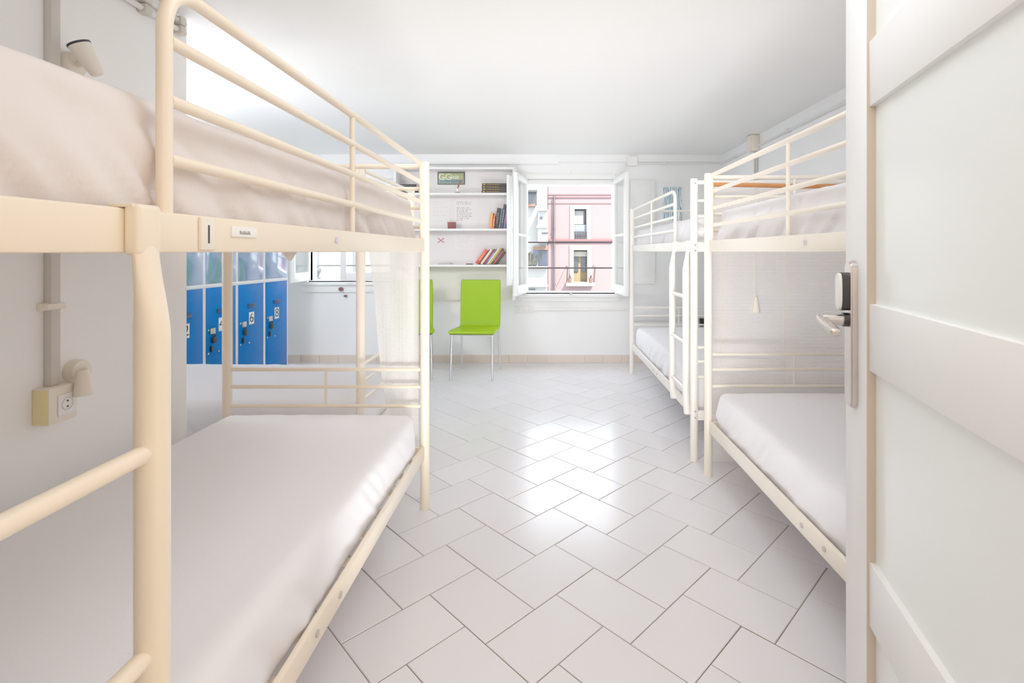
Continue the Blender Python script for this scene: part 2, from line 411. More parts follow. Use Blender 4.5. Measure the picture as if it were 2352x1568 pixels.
# ------------------------------------------------------------------ the door (structure)
def build_door():
    D = bpy.data.objects.new('door_1', None); COL.objects.link(D)
    D.location = (.748, 1.24, 0.012); D.rotation_euler = (0, 0, math.atan2(-.9702, -.2425))
    struct(D, 'open white panelled door with steel lever handle', 'door')
    Wd, H, T = .82, 2.03, .042
    # local x from the free edge to the hinges, local y = 0 the near face, +y the back
    obj('stile', MB().box(0, .132, 0, T, 0, H, .002), M['door'], D)
    obj('stile', MB().box(.69, Wd, 0, T, 0, H, .002), M['door'], D)
    for a, b in ((0.0, .19), (.365, .505), (.93, 1.078), (1.516, 1.66), (1.92, H)):
        obj('rail', MB().box(.132, .69, .006, T - .006, a, b, .0012), M['door'], D)
    # inner returns of the stile, in the brown edging
    obj('edging', MB().box(.1318, .1335, .0015, T - .0015, .19, 1.92), M['door_edge'], D, smooth=0)
    for a, b in ((.19, .365), (.505, .93), (1.078, 1.516), (1.66, 1.92)):
        obj('panel', MB().box(.132, .69, .019, .027, a - .004, b + .004), M['door_panel'], D, smooth=0)
    # handle set: plate, thumb turn, lever
    mb = MB()
    poly = []
    pz0, pz1, pu0, pu1, rr = .828, 1.172, .036, .084, .02
    for (cx, cz, a0) in ((pu1 - rr, pz1 - rr, 0), (pu0 + rr, pz1 - rr, 90), (pu0 + rr, pz0 + rr, 180), (pu1 - rr, pz0 + rr, 270)):
        for k in range(7):
            a = R(a0 + k * 15); poly.append((cx + rr * math.cos(a), cz + rr * math.sin(a)))
    mb.prism(poly, -.0145, 0, 'y')
    bmesh.ops.bevel(mb.bm, geom=[e for e in mb.bm.edges if all(v.co.y < -.014 for v in e.verts)], offset=.003, segments=2, affect='EDGES')
    hp = obj('handle_plate', mb, M['steel'], D)
    def oval(cu, cz, wu, hz, y0, y1, n=24):
        P = []
        for k in range(n):
            a = 2 * math.pi * k / n; c, s_ = math.cos(a), math.sin(a)
            P.append((cu + wu * math.copysign(abs(c) ** .7, c), cz + hz * math.copysign(abs(s_) ** .6, s_)))
        return MB().prism(P, y0, y1, 'y')
    obj('thumb_turn', oval(.060, 1.100, .019, .045, -.031, -.0145), M['black'], hp)
    mb = oval(.060, 1.100, .0185, .0435, -.0365, -.031)
    bmesh.ops.bevel(mb.bm, geom=[e for e in mb.bm.edges if all(v.co.y < -.036 for v in e.verts)], offset=.002, segments=2, affect='EDGES')
    obj('thumb_turn_cap', mb, M['plastic_w'], hp)
    obj('collar', MB().tube([(.060, -.0145, 1.033), (.060, -.025, 1.033)], .0165, 20), M['black'], hp)
    obj('lever_neck', MB().tube([(.060, -.025, 1.033), (.060, -.070, 1.033)], .0128, 18), M['steel'], hp)
    obj('lever', MB().box(-.014, .108, -.081, -.058, -.0085, .0085, .006, 3, mtx=Matrix.Translation((.060, 0, 1.033)) @ Matrix.Rotation(R(9), 4, 'Y')), M['steel'], hp)
    # hinge barrels
    mb = MB()
    for z in (.25, 1.0, 1.8): mb.tube([(Wd + .004, .02, z - .05), (Wd + .004, .02, z + .05)], .008, 10)
    obj('hinge', mb, M['steel'], D)
build_door()

# ------------------------------------------------------------------ bunk beds
BL, BW, PR = 2.05, .927, .0215
def bunk(name, label, loc, rz, side, shade=None, plates=False, loose=False):
    """side=+1: aisle is at local x=0 and the wall side at x=-BW; side=-1 mirrors it"""
    met = shade or M['metal']
    T = thing(name, label, 'bunk bed', loc, rz, 'metal bunk beds')
    s = side
    X0, X1 = 0.0, -BW * s
    for x in (X0, X1):
        for y in (0, BL):
            h = 1.625
            mb = MB().tube([(x, y, 0.0), (x, y, .02)], PR * 1.02, 18).tube([(x, y, .012), (x, y, h - .006)], PR, 20).tube([(x, y, h - .008), (x, y, h)], PR * .94, 18)
            p = obj('post', mb, met, T)
            if x == X0:
                ys = -1 if y == 0 else 1
                for z in (1.598, 1.243, 1.211, .290, .254):
                    obj('bolt', MB().tube([(x, y + ys * .003, z), (x, y + ys * (PR + .0022), z)], .0048, 10), M['steel'], p)
    # side rails: folded sheet profile
    for x, sg in ((X0, 1), (X1, -1)):
        for z0 in (1.205, .240):
            a = x - sg * s * .014; b = x + sg * s * .0035
            mb = MB().box(a, b, .018, BL - .018, z0, z0 + .06, .004)
            mb.box(a - sg * s * .022, a, .02, BL - .02, z0 + .004, z0 + .008)
            rl = obj('side_rail', mb, met, T)
            if sg < 0: continue
            for f in ((.453, .52) if z0 < 1 else (.508,)):
                obj('bolt', MB().tube([(b - sg * s * .002, BL * f, z0 + .032), (b + sg * s * .004, BL * f, z0 + .032)], .0085, 14), M['steel'] if z0 < 1 else M['chrome'], rl)
    # sleeping decks
    for z0 in (1.212, .248):
        mb = MB()
        for k in range(14):
            y = .08 + k * (BL - .16) / 13
            mb.box(X0 - s * .018, X1 + s * .018, y - .018, y + .018, z0, z0 + .008, .002)
        obj('slat_deck', mb, met, T)
    # end bars
    for y in (0, BL):
        for z in (.482, .572, .653):
            obj('end_rail', MB().tube([(X0, y, z), (X1, y, z)], .0088, 12), met, T)
        obj('end_spindle', MB().tube([((X0 + X1) / 2, y, .482), ((X0 + X1) / 2, y, .653)], .0062, 10), met, T)
        for z in (1.605, 1.50, 1.41, 1.32):
            obj('end_rail', MB().tube([(X0, y, z), (X1, y, z)], .012 if z > 1.6 else .0088, 12), met, T)
        obj('end_spindle', MB().tube([((X0 + X1) / 2, y, 1.32), ((X0 + X1) / 2, y, 1.605)], .0062, 10), met, T)
        for z in (.262, 1.232):
            obj('end_beam', MB().box(X0, X1, y - .010, y + .010, z - .028, z + .028, .004), met, T)
    # guard rail on the aisle side: hoop from the ladder to the far post
    gx = X0 - s * .010
    hoop = fillet([(gx, .455, 1.225), (gx, .455, 1.612), (gx, BL - .01, 1.612)], .075, 8)
    g = obj('guard_rail', MB().tube(hoop, .0108, 16), met, T)
    for z in (1.346, 1.436, 1.526):
        obj('guard_bar', MB().tube([(gx, .462, z), (gx, BL - .01, z)], .0098, 12), met, g)
    obj('guard_spindle', MB().tube([(gx, 1.19, 1.26), (gx, 1.19, 1.612)], .0078, 10), met, g)
    obj('guard_spindle', MB().tube([(gx + s * .001, BL - .030, 1.26), (gx + s * .001, BL - .030, 1.612)], .009, 10), met, g)
    # ladder
    lx = X0 + s * .027
    mb = MB()
    for y in (.07, .385):
        pts = fillet([(X0 + s * .017, y, 1.215), (lx, y, 1.12), (lx, y, .33), (X0 + s * .018, y, .25)], .09, 7)
        t0 = bmesh.new(); q0 = MB(); q0.tube(pts, .0205, 18)
        for v in q0.bm.verts:                      # flattened towards the top, where it turns into a strap
            f = min(1, max(0, (v.co.z - 1.10) / .105))
            cx_ = X0 + s * (.027 - .010 * f)
            v.co.x = cx_ + (v.co.x - cx_) * (1 - .6 * f) if f > 0 else v.co.x
        mb.bm.from_mesh(_m := bpy.data.meshes.new('t')) ; q0.bm.to_mesh(_m); mb.bm.from_mesh(_m); q0.bm.free(); t0.free(); bpy.data.meshes.remove(_m)
        mb.box(X0 + s * .0035, X0 + s * .0255, y - .0212, y + .0212, 1.201, 1.2705, .007, 4)
        mb.box(X0 - s * .0145, X0 + s * .018, y - .0225, y + .0225, 1.2655, 1.2705, .002)
    lad = obj('ladder', mb, met, T)
    for z in (.937, .665, .39):
        obj('ladder_rung', MB().tube([(lx, .079, z), (lx, .386, z)], .0125, 14), met, lad)
    if plates:
        fx = X0 + s * .0035
        # card slot and name label on the upper side rail
        mb = MB().box(fx, fx + .006, .508, .543, 1.209, 1.262, .002)
        c = obj('card_holder', mb, M['plastic'], T)
        obj('card_slot', MB().box(fx + .006, fx + .0066, .5235, .5272, 1.220, 1.250), M['dark'], c, smooth=0)
        mb = MB().box(fx, fx + .003, .592, .668, 1.233, 1.252, .001)
        c = obj('name_label', mb, M['plastic_w'], T)
        mb = MB()
        for k in range(8):
            yy = .614 + k * .0042
            mb.box(fx + .003, fx + .0034, yy, yy + .0026, 1.238, 1.2415 if k % 3 else 1.2445)
            mb.box(fx + .003, fx + .0034, yy + .0005, yy + .0012, 1.238, 1.2445)
        obj('printed_name', mb, M['ink'], c, smooth=0)
    return T

def mattress_mesh(L, W, H, seed, wr=1.0, bx=.005, by=.022, nL=150, nW=50, nH=18):
    t = bmesh.new()
    def face(f, nu, nv):
        V = [[t.verts.new(f(i / nu, j / nv)) for j in range(nv + 1)] for i in range(nu + 1)]
        for i in range(nu):
            for j in range(nv): t.faces.new((V[i][j], V[i + 1][j], V[i + 1][j + 1], V[i][j + 1]))
    face(lambda a, b: (a * W, b * L, H), nW, nL); face(lambda a, b: (a * W, b * L, 0), nW, nL)
    face(lambda a, b: (0, a * L, b * H), nL, nH); face(lambda a, b: (W, a * L, b * H), nL, nH)
    face(lambda a, b: (a * W, 0, b * H), nW, nH); face(lambda a, b: (a * W, L, b * H), nW, nH)
    bmesh.ops.remove_doubles(t, verts=t.verts, dist=1e-5)
    rr = .045
    for v in t.verts:
        x, y, z = v.co
        c = Vector((min(max(x, rr), W - rr), min(max(y, rr), L - rr), min(max(z, rr), H - rr)))
        # larger corner radius in plan
        d = v.co - c
        n = d.normalized() if d.length > 1e-6 else Vector((0, 0, 1))
        if d.length > 1e-6: v.co = c + n * rr
        side = max(0.0, 1 - abs(n.z)) if d.length > 1e-6 else 0
        along = y if abs(n.x) > abs(n.y) else x
        s1 = noise.noise(Vector(((along + z * 1.1) * 8.0, z * 2.5, seed)))
        s2 = noise.noise(Vector(((along - z * .8) * 15.0, z * 4, seed + 7)))
        ctr = (1 - (2 * x / W - 1) ** 2) * (1 - (2 * y / L - 1) ** 4)
        ed = min(x, W - x, y, L - y)
        tp = noise.noise(Vector((x * 2.2, y * 1.3, seed + 3))) * .006 + noise.noise(Vector((x * 9 + y * 3, y * 2, seed + 5))) * .0022
        ef = math.exp(-ed / .10)
        tp += ef * noise.noise(Vector((along * 16, ed * 10, seed + 9))) * .006
        amp = side * wr
        r1 = 1 - 2 * abs(noise.noise(Vector(((along + z * 1.3) * 6.0 + .4 * s1, z * 1.6, seed + 11))))
        r2 = 1 - 2 * abs(noise.noise(Vector(((along + z * .9) * 13.0, z * 2.5, seed + 17))))
        low = 1 - .65 * min(1, z / H)
        v.co += Vector((n.x, n.y, 0)) * (amp * ((-.024 if wr > 1 else -.014) + .010 * s1 + (.017 if wr > 1 else .010) * r1 * low + .009 * r2 * low + .010 * math.sin(math.pi * min(1, z / H))))
        if n.z > .2 or d.length < 1e-6:
            if z > H * .5: v.co.z += tp * min(wr, .6) + .016 * ctr
        # a hem that sags a little along the lower edge
        if side > .5 and z < H * .35: v.co.z -= 0.004 * (s1 + .4)
        v.co.x = min(max(v.co.x, -bx), W + bx); v.co.y = min(max(v.co.y, -by), L + by); v.co.z = max(v.co.z, 0)
    bmesh.ops.recalc_face_normals(t, faces=t.faces)
    mb = MB(); mb.bm.free(); mb.bm = t
    return mb

def mattress(label, bed, z0, H, seed, wr=1.0, inset=.027, group='mattresses in white fitted sheets'):
    """placed in the frame of its bed but standing free of it"""
    rz = bed.rotation_euler.z; s = 1
    side = bed['_side']
    mb = mattress_mesh(BL - .075, BW - 2 * inset, H, seed, wr, bx=inset - (.0242 if z0 > 1 else .0158))
    x0 = -BW + inset if side > 0 else inset
    bmesh.ops.translate(mb.bm, verts=mb.bm.verts, vec=(x0, .0375, 0))
    o = obj('mattress', mb, M['sheet'], smooth=60)
    o.location = (bed.location.x, bed.location.y, z0); o.rotation_euler = (0, 0, rz)
    tag(o, label, 'mattress', group)
    return o

b1 = bunk('bunk_bed', 'large cream metal bunk bed with a card slot and name label on its upper rail', (-.56, .295, 0), 0, 1, plates=True); b1['_side'] = 1
b2 = bunk('bunk_bed', 'cream metal bunk bed set crosswise before the blue lockers', (-2.94, 2.425, 0), R(-90), 1, shade=M['metal_lit']); b2['_side'] = 1
b3 = bunk('bunk_bed', 'cream metal bunk bed half hidden behind the open door', (.883, .64, 0), 0, -1, shade=M['metal_lit']); b3['_side'] = -1
b4 = bunk('bunk_bed', 'cream metal bunk bed, tone bleached for window light, between the slatted blind and the back wall, ladder facing the aisle', (.865, 2.885, 0), 0, -1, shade=M['metal_bleached']); b4['_side'] = -1

mattress('smooth white mattress on the lower deck of the bunk with the name label', b1, .2575, .205, 1.3, .8)
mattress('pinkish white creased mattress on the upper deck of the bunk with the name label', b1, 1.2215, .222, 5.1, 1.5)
mattress('white mattress on the lower deck of the crosswise bunk before the blue lockers', b2, .2575, .205, 9.4, .8)
mattress('white mattress on the upper deck of the crosswise bunk, almost wholly hidden', b2, 1.2215, .19, 2.4, .9)
mattress('white mattress on the lower deck of the bunk behind the open door', b3, .2575, .205, 11.7, .9)
mattress('white heavily creased mattress on the upper deck of the bunk behind the open door', b3, 1.2215, .20, 15.2, 1.5)
mattress('white mattress on the lower deck of the bunk standing against the back wall', b4, .2575, .205, 21.5, 1.0)
mattress('white mattress on the upper deck of the bunk standing against the back wall', b4, 1.2215, .19, 25.9, 1.2)
for b in (b1, b2, b3, b4): del b['_side']
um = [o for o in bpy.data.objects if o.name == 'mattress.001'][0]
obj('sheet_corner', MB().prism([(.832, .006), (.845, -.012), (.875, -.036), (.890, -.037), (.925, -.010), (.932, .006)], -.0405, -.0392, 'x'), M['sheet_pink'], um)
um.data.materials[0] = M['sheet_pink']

# ------------------------------------------------------------------ gauze and blind hung between the beds
def gauze_fn(u, v):
    z = 1.222 - v * 1.02
    xl = -.835 + .115 * max(0, v - .05) + .004 * math.sin(v * 9); xr = -.598
    x = xl + (xr - xl) * u
    y = 2.384 + .0025 * math.sin(u * 17) * (0.3 + v) 
    return (x, y, z)
o = obj('gauze_curtain', MB().grid(gauze_fn, 40, 40), M['gauze'])
tag(o, 'sheer white gauze cloth hung from the foot of the bunk, before a green chair', 'curtain')

T = thing('slatted_blind', 'sheer white slatted blind with wooden batten and tassel, hung between two bunks', 'blind', (.925, 2.822, .02))
def blind_fn(u, v):
    return (u * .86, .006 * math.sin(v * 5 + u * 2) * (1 - v), v * 1.56)
obj('blind_sheet', MB().grid(blind_fn, 20, 40), M['blind'], T)
mb = MB().tube([(-.005, 0, 1.565), (.28, 0, 1.56), (.52, 0, 1.552), (.87, 0, 1.558)], .012, 10)
obj('batten', mb, M['wood'], T)
mb = MB()
for xx in (.07, .43, .78): mb.tube([(xx, -.004, .0), (xx, -.004, 1.56)], .0014, 6)
obj('ladder_tape', mb, M['plastic'], T)
mb = MB()
mb.tube([(.262, -.012, 1.55), (.262, -.012, .92)], .0016, 6).tube([(.277, -.012, 1.55), (.270, -.012, .92)], .0016, 6)
cd = obj('pull_cord', mb, M['plastic'], T)
obj('tassel', MB().lathe([(.002, .05), (.007, .046), (.011, .02), (.02, -.03), (.021, -.042), (.003, -.044)], 16, Matrix.Translation((.267, -.012, .885))), M['plastic'], cd)

# ------------------------------------------------------------------ lockers
def locker(label, loc, rz, numbers):
    T = thing('locker_cabinet', label, 'locker', loc, rz, 'blue metal lockers')
    # local: front faces +x, runs along +y
    w, d, h, fw = .3585, .40, 1.80, .028
    n = 2; L = w * n
    mb = MB().box(-d, -.004, 0, L, 0, h, .003)
    obj('carcass', mb, M['locker_body'], T)
    mb = MB()
    for k in range(n + 1):
        a = max(0, k * w - fw / 2); b = min(L, k * w + fw / 2); mb.box(-.004, .004, a, b, 0, h, .001)
    for z in (0.0, .925, 1.77): mb.box(-.004, .0045, 0, L, z, z + .03, .001)
    obj('frame', mb, M['locker_body'], T)
    for k in range(n):
        for row, (za, zb) in enumerate(((.032, .923), (.957, 1.768))):
            y0, y1 = k * w + fw / 2 + .002, (k + 1) * w - fw / 2 - .002
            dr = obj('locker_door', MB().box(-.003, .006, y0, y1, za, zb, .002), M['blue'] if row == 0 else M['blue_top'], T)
            zt = .72 if row == 0 else 1.56
            yc = y0 + .5 * (y1 - y0)
            obj('label_slot', MB().box(.006, .013, yc - .05, yc + .05, zt, zt + .03, .002).box(.006, .016, yc - .052, yc + .052, zt + .024, zt + .034, .002), M['blue_dark'], dr)
            if row == 1: continue
            c = obj('number_plate', MB().box(.006, .0075, yc - .032, yc + .032, .575, .68, .001), M['plastic_w'], dr)
            obj('number', MB().text(numbers[k], .115, Matrix.Translation((.0078, yc, .628)) @ Matrix.Rotation(R(90), 4, 'Z') @ Matrix.Rotation(R(90), 4, 'X')), M['dark'], c, smooth=0)
            ly = y0 + .055
            lk = MB().box(.006, .018, ly - .02, ly + .03, .565, .61, .003)
            l = obj('hasp', lk, M['steel'], dr)
            obj('padlock', MB().box(.012, .032, ly - .012, ly + .028, .495, .54, .006).tube([(.022, ly - .004, .54), (.022, ly - .004, .565), (.022, ly + .02, .565), (.022, ly + .02, .54)], .004, 8), M['black'], l)
            obj('key_tag', MB().box(.010, .026, ly - .022, ly + .0, .43, .475, .006), M['black'], l)
            for (yy, zz) in ((ly - .035, .60), (ly + .075, .60), (ly - .035, .42), (ly + .075, .42)):
                obj('rivet', MB().tube([(.006, yy, zz), (.010, yy, zz)], .007, 10), M['chrome'], dr)
    return T
LR = R(-4.5)
locker('blue steel locker pair with number 4 on a lower door, partly behind a bunk post', (-2.62, 3.448, 0), LR, ['2', '4'])
c_, s_ = math.cos(LR), math.sin(LR)
locker('blue steel locker pair beside the window, numbers 6 and 8 on lower doors', (-2.62 - s_ * .719, 3.448 + c_ * .719, 0), LR, ['6', '8'])

# ------------------------------------------------------------------ chairs
def chair(label, loc, rz, first=None):
    if first is not None:
        T = dup(first); T.location = loc; T.rotation_euler = (0, 0, rz); T['label'] = label; return T
    T = thing('dining_chair', label, 'chair', loc, rz, 'lime green chairs')
    # local: front at -y
    sw, bw = .228, .207
    def shell(prof_w, prof, th):
        mb = MB(); n = len(prof) - 1
        def fn(sgn):
            def f(u, v):
                k = v * n; i = min(int(k), n - 1); q = k - i
                y = prof[i][0] * (1 - q) + prof[i + 1][0] * q; z = prof[i][1] * (1 - q) + prof[i + 1][1] * q
                w = prof_w[i] * (1 - q) + prof_w[i + 1] * q
                i2 = min(i + 1, n); a = Vector((0, prof[i2][0] - prof[i][0], prof[i2][1] - prof[i][1])).normalized()
                nn = Vector((1, 0, 0)).cross(a)
                return Vector(((u * 2 - 1) * w, y, z)) + nn * (th * sgn)
            return f
        return mb, fn
    def slab(name, pw, prof, th, seg=24):
        t = bmesh.new(); rows = []
        for k, (y, z) in enumerate(prof):
            a = Vector(prof[min(k + 1, len(prof) - 1)]) - Vector(prof[max(k - 1, 0)]); a.normalize()
            nn = Vector((0, -a.y, a.x)); w = pw[k]; e = .008
            ring = [(-w, 0), (-w + e, 1), (w - e, 1), (w, 0), (w - e, -1), (-w + e, -1)]
            rows.append([t.verts.new((x, y + nn.y * th * q, z + nn.z * th * q)) for x, q in ring])
        for a, b in zip(rows, rows[1:]):
            for k in range(6): t.faces.new((a[k], a[(k + 1) % 6], b[(k + 1) % 6], b[k]))
        t.faces.new(rows[0]); t.faces.new(list(reversed(rows[-1])))
        bmesh.ops.recalc_face_normals(t, faces=t.faces)
        mb = MB(); mb._take(t); return obj(name, mb, M['green'], T, smooth=40)
    seat = [(-.235, .436), (-.23, .446), (-.2, .45), (-.08, .448), (.05, .444), (.14, .443), (.165, .446)]
    slab('seat', [.205, .222, .228, .226, .214, .208, .206], seat, .009)
    back = [(.166, .446), (.182, .455), (.190, .475), (.195, .52), (.205, .62), (.215, .76), (.226, .88), (.230, .905), (.231, .912)]
    slab('backrest', [.206, .207, .207, .207, .207, .206, .205, .203, .196], back, .008)
    obj('seat_welt', MB().box(-.207, .207, -.238, -.228, .425, .434, .003), M['green_edge'], T)
    obj('back_welt', MB().box(-.198, .198, .224, .238, .911, .917, .003), M['green_edge'], T)
    mb = MB().box(-.18, .18, -.21, -.19, .415, .434, .002).box(-.18, .18, .17, .19, .415, .434, .002).box(-.19, -.17, -.2, .18, .415, .434, .002).box(.17, .19, -.2, .18, .415, .434, .002)
    obj('seat_frame', mb, M['chrome'], T)
    for sx in (-1, 1):
        for (yt, yb) in ((-.205, -.24), (.185, .24)):
            obj('leg', MB().tube([(sx * .190, yt, .43), (sx * .199, yb, .012)], .0105, 12).tube([(sx * .199, yb, .014), (sx * .199, yb, 0)], .012, 12), M['chrome'], T)
    return T
ch = chair('lime green chair with chrome legs standing alone before the shelf unit', (-.665, 4.90, 0), R(-3.7))
chair('lime green chair partly hidden behind a cream bunk post and gauze', (-1.30, 4.88, 0), R(12), ch)

# ------------------------------------------------------------------ shelf unit
SY = 5.205
T = thing('shelf_unit', 'white open shelf unit holding books on the back wall', 'shelf unit', (0, 0, 0))
SX0, SX1 = -1.575, -.298
obj('side_panel', MB().box(SX1 - .032, SX1, SY, YB - .056, .70, 2.085, .002), M['shelf'], T)
obj('side_panel', MB().box(SX0, SX0 + .032, SY, YB - .056, 1.055, 2.085, .002), M['shelf'], T)
obj('top_panel', MB().box(SX0 + .032, SX1 - .032, SY, YB - .056, 2.063, 2.085, .002), M['shelf'], T)
SZ = (1.817, 1.444, 1.068)
for z in SZ:
    obj('shelf', MB().box(SX0 + .032, SX1 - .032, SY, YB - .056, z - .022, z, .003), M['shelf'], T)
obj('back_panel', MB().box(SX0 + .032, SX1 - .032, YB - .056, YB - .05, 1.05, 2.07), M['shelf_back'], T)
obj('lower_panel', MB().box(SX0, SX1 - .032, YB - .06, YB - .001, .685, 1.05, .002), M['panel_beige'], T)

def px(x, d): return (x - CX) * d / FPX
def pz(y, d): return CAMZ + (CY - y) * d / FPX

COVERS = {}
def cover(rgb):
    if rgb not in COVERS: COVERS[rgb] = cmat('book cover %d' % len(COVERS), rgb, .45, var=.12, scale=35)
    return COVERS[rgb]
def book(label, rgb, w, h, d, loc, tilt=0.0, group=None, title=None):
    """upright book: spine towards the camera, w thick, h tall, d deep; base corner at loc, leaning by tilt to the right"""
    mb = MB().box(0, .0025, 0, d, 0, h, .0008).box(w - .0025, w, 0, d, 0, h, .0008).box(0, w, -.002, .0015, 0, h, .0012)
    o = obj('book', mb, cover(rgb)); o.location = loc; o.rotation_euler = (0, tilt, 0)
    tag(o, label, 'book', group)
    obj('pages', MB().box(.0026, w - .0026, .002, d - .004, .003, h - .003), M['pages'], o, smooth=0)
    if title:
        mb = MB()
        n = 5
        for k in range(n):
            mb.box(w * .3, w * .7, -.0027, -.0019, h * (.25 + k * .11), h * (.25 + k * .11) + h * .075)
        obj('spine_print', mb, cover(title), o, smooth=0)
    return o
def flat_book(label, rgb, w, h, d, loc, group=None, rz=0, title=None):
    """lying book, spine towards the camera"""
    mb = MB().box(0, w, 0, d, 0, .0025, .0008).box(0, w, 0, d, h - .0025, h, .0008).box(0, w, -.003, .0015, 0, h, .002)
    o = obj('book', mb, cover(rgb)); o.location = loc; o.rotation_euler = (0, 0, rz)
    tag(o, label, 'book', group)
    obj('pages', MB().box(.003, w - .003, .002, d - .004, .0026, h - .0026), M['pages'], o, smooth=0)
    if title:
        mb = MB().box(w * .05, w * .13, -.0038, -.0028, h * .25, h * .75)
        for k in range(5): mb.box(w * (.2 + .1 * k), w * (.28 + .1 * k), -.0038, -.0028, h * .41, h * .59)
        obj('spine_print', mb, title, o, smooth=0)
    return o

G = 'black and gold volumes stacked on the top shelf'
names = ['bottom', 'second from bottom', 'second from top', 'topmost']
for k in range(4):
    flat_book('black and gold volume lying on the top shelf, %s of its stack' % names[k], (40, 32, 28), .262, .0245, .13, (-.653 + .004 * (k % 2), SY + .012 + .003 * (k % 3), SZ[0] + .0008 + .0249 * k), G, 0, M['gold'])
for k in range(3):
    flat_book('black book lying behind the bunk post on the top shelf, %s of three' % ['bottom', 'middle', 'top'][k], (26, 22, 20), .22 - .01 * k, .03, .14, (-1.535, SY + .02, SZ[0] + .0008 + .0304 * k), 'black books behind the bunk post on the top shelf')

G = 'upright books on the middle shelf'
x = -.575
for (lab, rgb, w, h, tl, ti) in (
    ('orange paperback at the outer end of the middle shelf row', (226, 146, 62), .028, .165, 5, None),
    ('thin coral red book on the middle shelf beside the orange paperback', (226, 120, 96), .014, .135, 6, (240, 220, 200)),
    ('thick black book on the middle shelf with brown spine lettering', (34, 28, 28), .036, .215, 8, (120, 100, 84)),
    ('slim grey blue book on the middle shelf beside the thick black one', (110, 130, 142), .014, .215, 8, (40, 60, 70)),
    ('tall dark grey book on the middle shelf, tallest of the row', (62, 62, 66), .022, .255, 8, (150, 150, 150)),
    ('blue and red book on the middle shelf, last before the shutter', (84, 92, 140), .026, .19, 8, (216, 70, 80))):
    book(lab, rgb, w, h, .13, (x, SY + .02, SZ[1] + .001 + w * math.sin(R(tl))), R(tl), G, ti); x += w / math.cos(R(tl)) + .006
G = 'leaning books on the lowest shelf'
x = -.720; pw_ = None
for (lab, rgb, w, h, ti) in (
    ('red hardback at the outer end of the leaning row on the lowest shelf', (206, 60, 48), .034, .178, (236, 140, 90)),
    ('dark brown book leaning between the red and the cream one on the lowest shelf', (70, 40, 34), .010, .185, None),
    ('cream paperback leaning on the lowest shelf', (234, 206, 170), .022, .185, None),
    ('maroon book leaning beside the cream paperback on the lowest shelf', (120, 40, 48), .018, .19, None),
    ('blue violet book leaning in the middle of the lowest shelf row', (92, 84, 140), .016, .188, (200, 200, 220)),
    ('thin pale cream book leaning between the blue violet and olive ones', (240, 226, 190), .012, .205, None),
    ('olive yellow book leaning on the lowest shelf', (176, 160, 60), .018, .205, None),
    ('charcoal book leaning between the olive and crimson ones on the lowest shelf', (60, 58, 60), .016, .20, (130, 130, 130)),
    ('crimson book leaning between the charcoal and the black one on the lowest shelf', (190, 48, 60), .014, .17, None),
    ('black book leaning last on the lowest shelf against the shutter', (46, 44, 46), .02, .16, None)):
    c36, s36 = math.cos(R(36)), math.sin(R(36))
    if pw_ is not None: x = (x * c36 - pw_ * s36 ** 2 + pw_ + .0012 + w * s36 ** 2) / c36
    book(lab, rgb, w, h, .13, (x, SY + .02, SZ[2] + .001 + w * s36), R(36), G, ti); pw_ = w

# number plate
d = YB - .06
x0, x1, z0, z1 = px(1005, d), px(1068, d), pz(424, d), pz(395, d)
T = thing('vehicle_plate', 'old green vehicle number plate propped at the back of the top shelf', 'sign', ((x0 + x1) / 2, d, 0))
hw = (x1 - x0) / 2
pm = mat('painted plate', srgb(150, 158, 104), .4, var=.45, scale=26)
obj('plate', MB().box(-hw, hw, -.006, 0, z0, z1, .004), cmat('plate rim', (52, 66, 62), .4), T)
obj('plate_face', MB().box(-hw + .012, hw - .012, -.0075, -.005, z0 + .012, z1 - .012, .001), pm, T)
obj('plate_band', MB().box(-hw + .02, hw - .02, -.0085, -.007, z0 + .018, z0 + .052, .001), mat('plate band', srgb(92, 120, 130), .4, var=.5, scale=40), T)
obj('lettering', MB().text('GG', .095, face_cam(-.066, -.0082, (z0 + z1) / 2 + .012)), cmat('plate letters', (226, 222, 190), .5), T, smooth=0)
mb = MB()
for k in range(4): mb.box(.0 + k * .022, .014 + k * .022, -.0085, -.007, z0 + .06, z0 + .1 - .006 * (k % 2), .002)
obj('worn_figures', mb, cmat('worn white', (206, 208, 190), .5), T)

# feather in a small pot
d = SY + .07
T = thing('pen_pot', 'small white pot with a brown feather standing on the top shelf', 'ornament', (px(1051, d), d, SZ[0] + .0005))
obj('pot', MB().lathe([(.0, .0), (.021, .0), (.022, .012), (.016, .022), (.013, .04), (.015, .05), (.013, .05), (.011, .03), (.0, .03)], 20), M['plastic_w'], T)
obj('base_ring', MB().lathe([(.0, 0), (.024, 0), (.026, .008), (.022, .016), (.0, .016)], 20), cmat('mauve grey', (128, 112, 124), .5), T)
mb = MB().prism([(-.008, .045), (.004, .045), (.016, .075), (.036, .128), (.04, .148), (.028, .135), (.006, .10)], -.002, .002, 'y')
obj('feather', mb, mat('feather brown', srgb(140, 84, 52), .8, var=.4, scale=60), T)

# small red picture card
d = SY + .09
T = tag(obj('picture_card', MB().box(px(1028, d), px(1047, d), d, d + .012, SZ[1], SZ[1] + .072, .003), M['maroon']), 'small dark red picture card standing on the middle shelf', 'card')
obj('card_edge', MB().box(px(1026, d), px(1049, d), d + .001, d + .010, SZ[1] + .066, SZ[1] + .076, .002), cmat('pink card edge', (196, 150, 146), .6), T)

